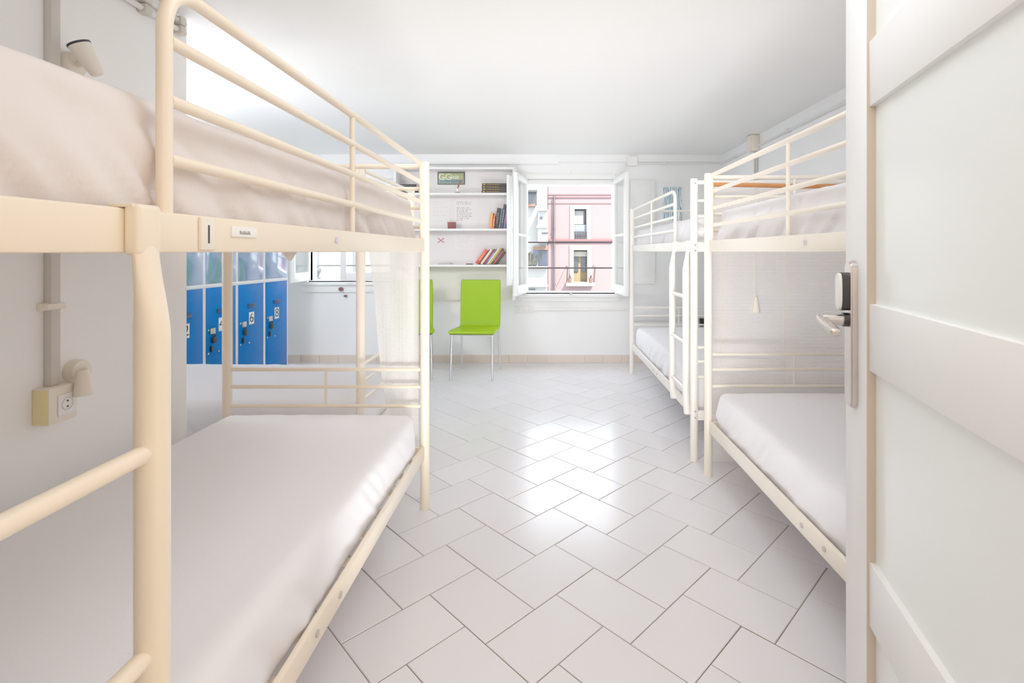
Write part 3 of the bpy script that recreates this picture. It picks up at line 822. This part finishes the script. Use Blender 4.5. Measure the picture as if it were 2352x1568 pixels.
# notices on the shelf back
def notice(label, xa, xb, ya, yb, lines, ink, group):
    d = YB - .058
    o = obj('paper_notice', MB().box(px(xa, d), px(xb, d), d, d + .0012, pz(yb, d), pz(ya, d)), M['paper'], smooth=0)
    tag(o, label, 'notice', group)
    mb = MB()
    for (lx0, lx1, ly, bold) in lines:
        x_ = px(lx0, d); xe = px(lx1, d); z = pz(ly, d); hh = .0085 if bold else .005
        while x_ < xe:
            w = random.uniform(.012, .04)
            for q in range(max(1, int(w / .006))):
                xx = x_ + q * .006
                mb.box(xx, xx + .0042, d - .0004, d + .0002, z, z + hh * random.uniform(.7, 1.15))
            x_ += w + .007
    obj('printed_lines', mb, ink, o, smooth=0)
G = 'paper notices on the shelf backing'
notice('notice with bold heading on the shelf backing above the middle shelf', 1044, 1096, 456, 520,
       [(1049, 1078, 465, 1), (1049, 1082, 469, 1)] + [(1049, e, y, 1) for e, y in ((1074, 478), (1080, 482), (1076, 486), (1080, 490), (1081, 494), (1077, 498), (1078, 502), (1062, 506))], M['ink'], G)
notice('faintly printed tall notice on the shelf backing above the red picture card', 990, 1034, 455, 522,
       [(995, e, y, 0) for e, y in ((1024, 465), (1012, 470), (1024, 477), (1026, 485), (1005, 489), (1024, 495), (1018, 508))], M['ink_pale'], G)
notice('faint small print notice on the backing above the lowest shelf', 1044, 1090, 537, 574,
       [(1050, e, y, 0) for e, y in ((1080, 545), (1078, 549), (1080, 553), (1076, 557), (1062, 563))], M['ink_pale'], G)
d = YB - .058
mb = MB()
cx, cz = px(1012.5, d), pz(552, d)
for a in (38, -38):
    mb.box(-.034, .034, 0, .0012, -.004, .004, mtx=Matrix.Translation((cx, d, cz)) @ Matrix.Rotation(R(a), 4, 'Y'))
for sx in (-1, 1):
    for sz in (-1, 1):
        pts = [(cx + sx * .028 + .010 * math.cos(t * .9), d - .0005, cz + sz * .020 + .007 * math.sin(t * .9)) for t in range(8)]
        mb.tube(pts, .0014, 6)
tag(obj('cross_sticker', mb, cmat('faded red', (196, 112, 112), .6)), 'small faded red cross sticker on the shelf backing', 'sticker')
# leaflets and a pen on the lowest shelf
mb = MB()
for k in range(3): mb.box(px(1005, SY + .08) + .01 * k, px(1040, SY + .08) - .012 * k, SY + .05, SY + .163, SZ[2] + .001 + .0061 * k, SZ[2] + .001 + .0061 * k + .005, .001)
tag(obj('leaflet_pile', mb, cmat('grey leaflet', (200, 198, 194), .7)), 'thin pile of grey leaflets on the lowest shelf', 'leaflets')
mb = MB().tube([(px(1070, SY), SY + .02, SZ[2] + .006), (px(1085, SY), SY + .016, SZ[2] + .006)], .0055, 10).tube([(px(1085, SY), SY + .016, SZ[2] + .006), (px(1087, SY), SY + .0155, SZ[2] + .006)], .005, 10, r2=.001)
tag(obj('pen', mb, M['dark']), 'short dark pen at the front edge of the lowest shelf', 'pen')

# ------------------------------------------------------------------ back wall bits
d = YB
T = thing('framed_picture', 'blue and white abstract picture on the back wall above a bunk', 'picture', (px(1543.5, d), d, pz(468, d)))
pm = bpy.data.materials.new('blue brush pattern'); pm.use_nodes = True
N, L = pm.node_tree.nodes, pm.node_tree.links
tc = N.new('ShaderNodeTexCoord'); w = N.new('ShaderNodeTexWave'); w.inputs['Scale'].default_value = 9; w.inputs['Distortion'].default_value = 9; w.inputs['Detail'].default_value = 2; w.inputs['Detail Scale'].default_value = 1.3
mp = N.new('ShaderNodeMapping'); mp.inputs['Scale'].default_value = (1.6, 1, .55)
L.new(tc.outputs['Object'], mp.inputs[0]); L.new(mp.outputs[0], w.inputs['Vector'])
cr = N.new('ShaderNodeValToRGB'); cr.color_ramp.elements[0].color = srgb(116, 156, 178); cr.color_ramp.elements[1].color = srgb(222, 232, 236)
cr.color_ramp.elements[0].position = .3; cr.color_ramp.elements[1].position = .6
L.new(w.outputs['Fac'], cr.inputs[0]); L.new(cr.outputs[0], N['Principled BSDF'].inputs['Base Color'])
obj('picture_frame', MB().box(-.105, .105, -.014, -.001, -.183, .183, .002), M['white_wood'], T)
obj('canvas', MB().box(-.102, .102, -.02, 0, -.18, .18, .002), pm, T)

def socket_face(mb, cx, cz, y, r=.017):
    mb.lathe([(r, 0), (r, .002), (r * .9, .003), (r * .85, -.0)], 20, Matrix.Translation((cx, y, cz)) @ Matrix.Rotation(R(90), 4, 'X'))
T = thing('socket_strip', 'white triple socket strip on the back wall under the open window', 'socket', (px(1203, YB), YB, pz(710, YB)))
obj('housing', MB().box(-.105, .105, -.028, 0, -.034, .034, .005), M['plastic_w'], T)
for k in (-1, 0, 1):
    mb = MB(); socket_face(mb, k * .065, 0, -.028, .023)
    s = obj('socket_face', mb, cmat('socket grey', (206, 200, 198), .4), T)
    obj('contact_hole', MB().tube([(k * .065 - .007, -.0285, 0), (k * .065 - .007, -.027, 0)], .003, 8).tube([(k * .065 + .007, -.0285, 0), (k * .065 + .007, -.027, 0)], .003, 8), M['ink'], s)
tag(obj('mounted_trunking', MB().box(px(1203, YB) + .105, .90, YB - .016, YB, pz(713, YB), pz(707, YB), .002), M['plastic_w']), 'thin white cable trunking leading off from the triple socket strip', 'trunking')
tag(obj('mounted_trunking', MB().box(.95, XR, YB - .028, YB, .455, .525, .004), M['pipe']), 'white boxed trunking low on the back wall behind a bunk mattress', 'trunking')
T = thing('junction_box', 'white junction box on the back wall above the open window', 'junction box', (px(1450, YB), YB, pz(371, YB)))
obj('box_body', MB().box(-.056, .056, -.075, 0, -.055, .045, .005), M['plastic_w'], T)
obj('box_lid', MB().box(-.05, .05, -.08, -.075, -.049, .04, .003), M['plastic_w'], T)
tag(obj('black_socket', MB().box(1.675, 1.735, YB - .07, YB - .028, .40, .485, .006).tube([(1.70, YB - .07, .45), (1.70, YB - .085, .45)], .012, 12), M['black']), 'small black plug on the back wall just above a lower mattress', 'plug')

# right wall pipes
def pipe_with_clips(name, label, path, r, clips, m, cat='pipe', cm=None):
    o = obj(name, MB().tube(path, r, 12), m); tag(o, label, cat)
    for (p, ax) in clips:
        q = Vector(p)
        mb = MB().box(q.x - r * 1.7, q.x + r * 1.7, q.y - r * 1.7, q.y + r * 1.7, q.z - r * 1.7, q.z + r * 1.7, r * .5)
        obj('clip', mb, cm or m, o)
    return o
pipe_with_clips('conduit_pipe', 'thin white conduit running along the top of the side wall above the bunks', [(XR - .014, .5, 2.15), (XR - .014, YB - .03, 2.15)], .0095,
                [((XR - .014, y, 2.15), 0) for y in (1.9, 3.15, 3.9, 4.95)], M['pipe'])
pipe_with_clips('conduit_pipe', 'thin white conduit along the top of the back wall leading off the junction box', [(px(1462, YB), YB - .04, 2.155), (XR - .03, YB - .04, 2.155)], .0095, [((1.3, YB - .04, 2.155), 0)], M['pipe'])
T = thing('junction_box', 'cream junction box under the ceiling on the side wall above the bunks', 'junction box', (XR, 4.5, 2.18))
obj('box_body', MB().box(-.078, 0, -.05, .05, -.075, .065, .005), M['plastic'], T)
obj('box_lid', MB().box(-.084, -.078, -.045, .045, -.068, .058, .003), M['plastic'], T)
pipe_with_clips('mounted_conduit', 'thin grey conduit with a clip dropping from the cream junction box', [(XR - .014, 4.485, 2.10), (XR - .014, 4.485, 1.2)], .009, [((XR - .014, 4.485, 1.9), 0)], M['grey_pvc'])
tag(obj('mounted_conduit', MB().tube([(XR - .014, 4.525, 2.10), (XR - .014, 4.525, 1.2)], .009, 12), M['grey_pvc']), 'thin grey conduit without clips dropping from the cream junction box', 'pipe')

# ------------------------------------------------------------------ near left wall: conduit, lamps, socket box, pipes
T = thing('mounted_duct', 'grey square cable duct running up the wall beside the reading lamps', 'conduit', (XL, 1.612, 0))
obj('duct', MB().box(0, .026, -.016, .016, .775, ZC - .002, .003), M['grey_pvc'], T)
for z in (1.03, 1.62):
    obj('clip', MB().box(.0, .031, -.032, .032, z - .010, z + .010, .004).box(0, .014, -.038, .038, z - .012, z + .012, .003), M['plastic'], T)
T = thing('socket_box', 'cream socket box with yellow side at the foot of the grey duct', 'socket', (XL, 1.607, .715))
obj('housing', MB().box(0, .052, -.045, .05, -.055, .06, .004), [M['plastic']], T)
obj('side_face', MB().box(0.002, .050, -.047, -.0445, -.052, .057, .001), M['plastic_y'], T)  # near side of the housing in a yellower tone
s = obj('socket_plate', MB().box(.052, .056, -.018, .044, -.035, .033, .002), M['plastic_w'], T)
mb = MB().lathe([(.02, 0), (.02, .0012), (.0175, .0012), (.017, -.003), (0, -.003)], 20, Matrix.Translation((.0565, .012, 0)) @ Matrix.Rotation(R(90), 4, 'Y'))
obj('socket_well', mb, cmat('well grey', (214, 208, 204), .5), s)
obj('contact_hole', MB().tube([(.0545, .012, .009), (.0575, .012, .009)], .003, 8).tube([(.0545, .012, -.009), (.0575, .012, -.009)], .003, 8), M['dark'], s)

def lamp(label, y, z, axis, arm_to, up, sw=.92, sl=1.12):
    T = thing('reading_lamp', label, 'lamp', (XL, y, z), 0, 'spot reading lamps beside the bunk')
    obj('wall_base', MB().lathe([(0, 0), (.039, 0), (.041, .006), (.040, .024), (.036, .031), (0, .033)], 28, Matrix.Rotation(R(90), 4, 'Y')), M['plastic'], T)
    a = Vector(arm_to)
    obj('arm', MB().tube(fillet([(.03, 0, 0), (.05, 0, .004), a], .015, 5), .010, 12), M['plastic'], T)
    ax = Vector(axis).normalized()
    q = Vector((0, 0, 1)).rotation_difference(ax).to_matrix().to_4x4()
    mt = Matrix.Translation(a) @ q @ Matrix.Diagonal((sw, sw, sl, 1))
    sh = obj('lamp_shade', MB().lathe([(0, -.028), (.018, -.026), (.0225, -.018), (.026, .0), (.0335, .055), (.0345, .066), (.0315, .066), (.029, .04), (.022, -.01), (0, -.012)], 28, mt), M['plastic'], T)
    obj('shade_rim', MB().lathe([(.034, .063), (.0362, .064), (.0362, .069), (.0318, .069), (.0315, .064)], 28, mt), M['black'] if up else M['plastic'], sh)
    obj('bulb', MB().lathe([(0, .05), (.02, .046), (.027, .03), (.02, .0), (0, -.005)], 20, mt), M['plastic_w'], sh)
    return T
lamp('cream spot reading lamp above the upper mattress, black rimmed shade turned up', 1.680, 1.835, (-.36, -.30, .9), (.094, -.012, -.012), True)
lamp('cream spot reading lamp beside the socket box, shade turned down', 1.697, .800, (.04, -.02, -1), (.070, -.040, -.010), False, .74, .86)

pipe_with_clips('conduit_pipe', 'upper of two white pipes under the ceiling ending at the wall corner', [(XL + .018, .4, 2.205), (XL + .018, 2.20, 2.205)], .011, [((XL + .018, y, 2.205), 0) for y in (1.98, 2.17)], M['pipe'], cm=M['grey_pvc'])
pipe_with_clips('conduit_pipe', 'lower of two white pipes under the ceiling ending at the wall corner', [(XL + .018, .4, 2.165), (XL + .018, 2.20, 2.165)], .011, [((XL + .018, y, 2.165), 0) for y in (1.98, 2.17)], M['pipe'], cm=M['grey_pvc'])

# ------------------------------------------------------------------ outside
ED = 13.0
def ex(zx, zy, D=ED):
    return ((1200 + zx / 5.409) - CX) * D / FPX, CAMZ + (CY - (410 + zy / 5.409)) * D / FPX
E = {}
E['pink'] = mat('pink render', (0.122, 0.076, 0.077, 1), .9, var=.03, scale=2)
E['pink_d'] = mat('dark pink render', (0.10, 0.035, 0.038, 1), .9, var=.04, scale=2)
E['cream'] = mat('cream stone', (0.175, 0.163, 0.14, 1), .9, var=.04, scale=3)
E['white'] = mat('white render', (0.20, 0.195, 0.185, 1), .9, var=.04, scale=2)
E['glass'] = mat('dark window', (0.013, 0.014, 0.018, 1), .25, var=.2, scale=3)
E['bluegl'] = mat('blue window', (0.016, 0.02, 0.032, 1), .25, var=.2, scale=3)
E['iron'] = mat('balcony iron', (0.012, 0.008, 0.012, 1), .6)
E['wood'] = mat('yellow door wood', (0.125, 0.09, 0.036, 1), .7, var=.1, scale=6)
E['pipe'] = mat('plum drainpipe', (0.03, 0.019, 0.025, 1), .6)
E['blind'] = mat('white roller shutter', (0.14, 0.135, 0.13, 1), .8)
E['blue'] = mat('pale blue cloth', (0.085, 0.098, 0.135, 1), .8)
E['terra'] = mat('terracotta', (0.085, 0.04, 0.022, 1), .8)
E['leaf'] = mat('leaves', (0.014, 0.015, 0.009, 1), .8, var=.5, scale=9)
E['road'] = mat('asphalt', (.10, .10, .10, 1), .9)

def rect(mb, zx0, zx1, zy0, zy1, y0, y1, bev=0):
    xa, za = ex(zx0, zy1); xb, zb = ex(zx1, zy0)
    mb.box(xa, xb, ED + y0, ED + y1, za, zb, bev); return mb
P = thing('pink_building', 'pink rendered apartment house across the street seen through the open window', 'building', (0, 0, 0))
xa, _ = ex(318, 0); xb, _ = ex(1105, 0)
# facade as a wall with two openings
h1 = (ex(645, 0)[0], ex(795, 0)[0], ex(0, 745)[1], ex(0, 378)[1])
h2 = (ex(635, 0)[0], ex(805, 0)[0], ex(0, 1285)[1], ex(0, 888)[1])
mb = MB()
for (za, zb, hs) in ((-6, h2[2], None), (h2[2], h2[3], h2), (h2[3], h1[2], None), (h1[2], h1[3], h1), (h1[3], 3.45, None)):
    if hs is None: mb.box(xa, xb, ED, ED + .35, za, zb)
    else: mb.box(xa, hs[0], ED, ED + .35, za, zb); mb.box(hs[1], xb, ED, ED + .35, za, zb)
mb.box(xa, xb, ED + .35, ED + 8, -6, 3.45)
obj('facade', mb, E['pink'], P, smooth=0)
obj('neighbour_pilaster', MB().box(xb, xb + 4, ED + .05, ED + 8, -6, 3.3), E['white'], P, smooth=0)
for zy, hh, pr in ((203, 5, .025), (238, 6, .035), (312, 5, .02)):
    obj('cornice', rect(MB(), 318, 1105, zy - hh, zy, -pr, 0), E['pink_d'], P, smooth=0)
obj('belt_course', rect(rect(MB(), 319, 1130, 752, 775, -.07, 0), 319, 1120, 775, 800, -.03, 0), E['pink_d'], P, smooth=0)
for (a, b, c, d_) in ((590, 850, 335, 752), (585, 865, 830, 1290)):
    o0 = (645, 795, 378, 745) if a == 590 else (635, 805, 888, 1285)
    mb = MB(); rect(mb, a, o0[0], c, d_, -.03, .02); rect(mb, o0[1], b, c, d_, -.03, .02); rect(mb, o0[0], o0[1], c, o0[2], -.03, .02)
    obj('surround', mb, E['cream'], P, smooth=0)
w = obj('window', rect(MB(), 640, 800, 374, 748, .22, .26), E['glass'], P, smooth=0)
obj('roller_shutter', rect(MB(), 645, 762, 400, 565, .10, .16), E['blind'], w, smooth=0)
obj('cloth', rect(MB(), 648, 792, 572, 745, .05, .09), E['blue'], w, smooth=0)
mb = MB()
for k in range(8):
    x_, _ = ex(648 + k * 21, 0); za = ex(0, 745)[1]; zb = ex(0, 660)[1]; mb.tube([(x_, ED - .03, za), (x_, ED - .03, zb)], .018, 6)
rect(mb, 640, 800, 655, 664, -.05, -.01); rect(mb, 640, 800, 738, 746, -.06, -.01)
obj('railing', mb, E['iron'], w, smooth=0)
dd = obj('balcony_door', rect(MB(), 630, 810, 884, 1288, .24, .28), E['wood'], P, smooth=0)
obj('transom_panel', rect(MB(), 636, 804, 905, 968, .12, .2), E['cream'], dd, smooth=0)
for a, b in ((642, 702), (742, 800)):
    obj('door_pane', rect(MB(), a, b, 975, 1158, .2, .25), E['glass'], dd, smooth=0)
obj('balcony', rect(rect(MB(), 535, 882, 1285, 1320, -.42, 0), 585, 835, 1318, 1328, -.3, 0), E['cream'], P, smooth=0)
mb = MB()
xa_, _ = ex(545, 0); xb_, _ = ex(872, 0); za = ex(0, 1285)[1]; zb = za + .42
for k in range(2):
    for xs_ in (xa_, xb_):
        mb.tube([(xs_, ED - .40 + k * .2, za), (xs_, ED - .7 + k * .17, zb)], .007, 6)
for xs_ in (xa_, xb_): mb.tube([(xs_, ED - .42, zb), (xs_, ED, zb)], .009, 6)
obj('railing', mb, E['iron'], P)
mb = MB(); xd, z_t = ex(394, 230); _, z_b = ex(394, 1400)
mb.tube([(xd, ED - .09, -6), (xd, ED - .09, z_t)], .026, 12)
for zy in (250, 640, 780, 1325): mb.tube([(xd, ED - .09, ex(0, zy)[1]), (xd, ED - .09, ex(0, zy)[1] + .05)], .036, 12)
obj('drainpipe', mb, E['pipe'], P)
for (zx, lab) in ((582, 'terracotta plant pot on the balcony end beside the drainpipe'), (835, 'terracotta plant pot on the balcony end away from the drainpipe')):
    X_, Z_ = ex(zx, 1285)
    t = thing('plant_pot', lab, 'plant pot', (X_, ED - .30, Z_ + .004), 0, 'pots on the balcony across the street')
    obj('pot', MB().lathe([(0, 0), (.04, 0), (.055, .1), (.06, .12), (.052, .12), (.048, .1), (0, .1)], 16), E['terra'], t)
    mb = MB()
    for k in range(14):
        a = random.uniform(0, 6.28); r_ = random.uniform(.015, .05); hh = random.uniform(.12, .24)
        mb.tube([(0, 0, .1), (r_ * .5 * math.cos(a), r_ * .5 * math.sin(a), hh * .7), (r_ * math.cos(a), r_ * math.sin(a), hh)], .01, 5, r2=.003)
    obj('foliage', mb, E['leaf'], t)

Q = thing('cream_building', 'cream sunlit building with a blue window beside the pink house', 'building', (0, 0, 0))
xq0 = -3.1
obj('facade', MB().box(xq0, xa - .015, ED + .02, ED + 8, -6, 3.2), E['white'], Q, smooth=0)
def qrect(mb, a, b, c, d_, y0, y1): return rect(mb, a * 1.0, b, c, d_, y0 + .02, y1 + .02)
obj('projecting_bay', qrect(MB(), 195, 315, 400, 800, -.35, 0), E['white'], Q, smooth=0)
w = obj('window', qrect(MB(), 60, 178, 150, 330, -.02, .02), E['glass'], Q, smooth=0)
obj('awning', qrect(MB(), 50, 185, 135, 165, -.5, -.02), E['white'], w, smooth=0)
obj('window_box', qrect(MB(), 55, 162, 322, 352, -.22, 0), E['terra'], w, smooth=0)
obj('ledge', qrect(qrect(MB(), 190, 312, 405, 418, -.5, -.3), 180, 315, 590, 620, -.42, -.3), E['cream'], Q, smooth=0)
obj('vent', qrect(MB(), 220, 248, 485, 515, -.40, -.34), E['glass'], Q, smooth=0)
obj('grille', qrect(MB(), 238, 314, 674, 690, -.40, -.34), E['glass'], Q, smooth=0)
w = obj('window', qrect(MB(), 135, 312, 842, 1090, -.04, .02), E['blue'], Q, smooth=0)
obj('pane', qrect(MB(), 206, 308, 895, 1085, -.07, -.03), E['bluegl'], w, smooth=0)
obj('lintel', qrect(MB(), 130, 316, 842, 885, -.14, -.03), E['terra'], w, smooth=0)
obj('sill', qrect(MB(), 40, 315, 1088, 1112, -.2, 0), E['cream'], w, smooth=0)
obj('canopy', qrect(MB(), 0, 315, 1310, 1330, -.4, 0), E['cream'], Q, smooth=0)
obj('wall_sign', qrect(MB(), 82, 158, 1370, 1386, -.04, 0), E['glass'], Q, smooth=0)
X_, Z_ = ex(100, 1085)
t = thing('street_shrub', 'dark shrub on the ledge beside the blue window across the street', 'shrub', (X_, ED - .11, Z_ + .036))
mb = MB()
for k in range(60):
    a = random.uniform(0, 6.28); r_ = random.uniform(.02, .34); hh = random.uniform(.1, .34)
    mb.tube([(r_ * math.cos(a) * .4, -abs(r_ * .2 * math.sin(a)), 0), (r_ * math.cos(a), -abs(r_ * .3 * math.sin(a)), hh)], .035, 5, r2=.01)
obj('foliage', mb, E['leaf'], t)

V = thing('white_building', 'pale sunlit building outside the window beside the lockers', 'building', (0, 0, 0))
D2 = 11.5
E['pale'] = mat('pale render', (.16, .158, .155, 1), .9, var=.03, scale=2)
E['grey'] = mat('grey render', (.075, .08, .088, 1), .9, var=.05, scale=2)
obj('facade', MB().box(-11, -3.2, D2 + .0, D2 + 6, -6, 4.2), E['pale'], V, smooth=0)
def vrect(mb, xa, xb, ya, yb, y0, y1):
    k = D2 / FPX
    mb.box((xa - CX) * k, (xb - CX) * k, D2 + y0, D2 + y1, CAMZ + (CY - yb) * k, CAMZ + (CY - ya) * k); return mb
obj('window', vrect(MB(), 716, 732, 400, 612, -.03, .05), E['grey'], V, smooth=0)
obj('balcony', vrect(vrect(MB(), 700, 738, 616, 622, -.8, 0), 702, 736, 636, 641, -.5, 0), E['grey'], V, smooth=0)
obj('wall_recess', vrect(MB(), 690, 724, 616, 680, -.02, .02), E['grey'], V, smooth=0)
obj('shutter', vrect(vrect(MB(), 812, 818, 430, 640, -.03, .03), 842, 872, 440, 560, -.03, .03), E['grey'], V, smooth=0)
struct(obj('floor_street', MB().box(-16, 16, YB + .3, 30, -6.1, -6), E['road'], smooth=0), 'street below the windows', 'street')

# ------------------------------------------------------------------ light
W = bpy.data.worlds.new('sky'); SC.world = W; W.use_nodes = True
bg = W.node_tree.nodes['Background']
bg.inputs[0].default_value = (.82, .91, 1.0, 1); bg.inputs[1].default_value = 7.4

def area(name, loc, rot, sx, sy, power, col):
    l = bpy.data.lights.new(name, 'AREA'); l.shape = 'RECTANGLE'; l.size = sx; l.size_y = sy; l.energy = power; l.color = col
    o = bpy.data.objects.new(name, l); COL.objects.link(o); o.location = loc; o.rotation_euler = rot
    return o
area('hall_fill', (.05, -.75, 1.75), (R(82), 0, 0), 1.3, .8, 10.5, (1, .79, .57))  # added warm fill, unseen, shining in through the doorway
area('ceiling_fill', (.38, 1.15, 2.21), (R(8), 0, 0), 1.2, 1.1, 14, (.93, .97, 1))  # added fill above the view, not a fitted ceiling lamp
area('far_fill', (.15, 1.75, 2.2), (R(58), 0, 0), 1.8, .3, 9, (.95, .97, 1)).data.spread = R(104)  # added fill aimed at the far end of the room
area('alcove_fill', (-2.55, 2.62, 2.1), (R(25), 0, 0), .7, .5, 36, (.92, .96, 1))  # added fill hidden behind the near wall, brightens the alcove
area('low_fill', (.10, 1.15, .10), (R(125), 0, 0), .9, .3, 14, (.97, .98, 1)).data.spread = R(90)  # added upward fill near the floor, brightens the far ceiling
area('side_fill', (.44, .27, .85), (R(90), 0, R(68)), .22, 1.1, 2.1, (1, .70, .43))  # added warm fill beside the doorway for the wall under the bunk
s = bpy.data.lights.new('sun', 'SUN'); s.energy = 23; s.angle = R(.6); s.color = (1, .95, .86)
so = bpy.data.objects.new('sun', s); COL.objects.link(so)
dirv = Vector((-.38, .62, -.80)).normalized()
so.rotation_euler = dirv.to_track_quat('-Z', 'Y').to_euler()

# ------------------------------------------------------------------ camera
c = bpy.data.cameras.new('camera'); co = bpy.data.objects.new('camera', c); COL.objects.link(co)
co.location = (0, 0, CAMZ); co.rotation_euler = (R(90), 0, 0)
c.sensor_fit = 'HORIZONTAL'; c.sensor_width = 36; c.lens = FPX / 2352 * 36
c.shift_x = (1176 - CX) / 2352; c.shift_y = (CY - 784) / 2352
c.clip_start = .02; c.clip_end = 200
SC.camera = co
SC.view_settings.view_transform = 'Standard'
SC.view_settings.exposure = 0.0; SC.view_settings.gamma = 1.35
SC.cycles.max_bounces = 11; SC.cycles.diffuse_bounces = 7; SC.cycles.glossy_bounces = 3
SC.cycles.transparent_max_bounces = 24
SC.cycles.sample_clamp_indirect = 8
SC.cycles.caustics_reflective = False; SC.cycles.caustics_refractive = False
SC.cycles.use_adaptive_sampling = True; SC.cycles.adaptive_threshold = 0.03
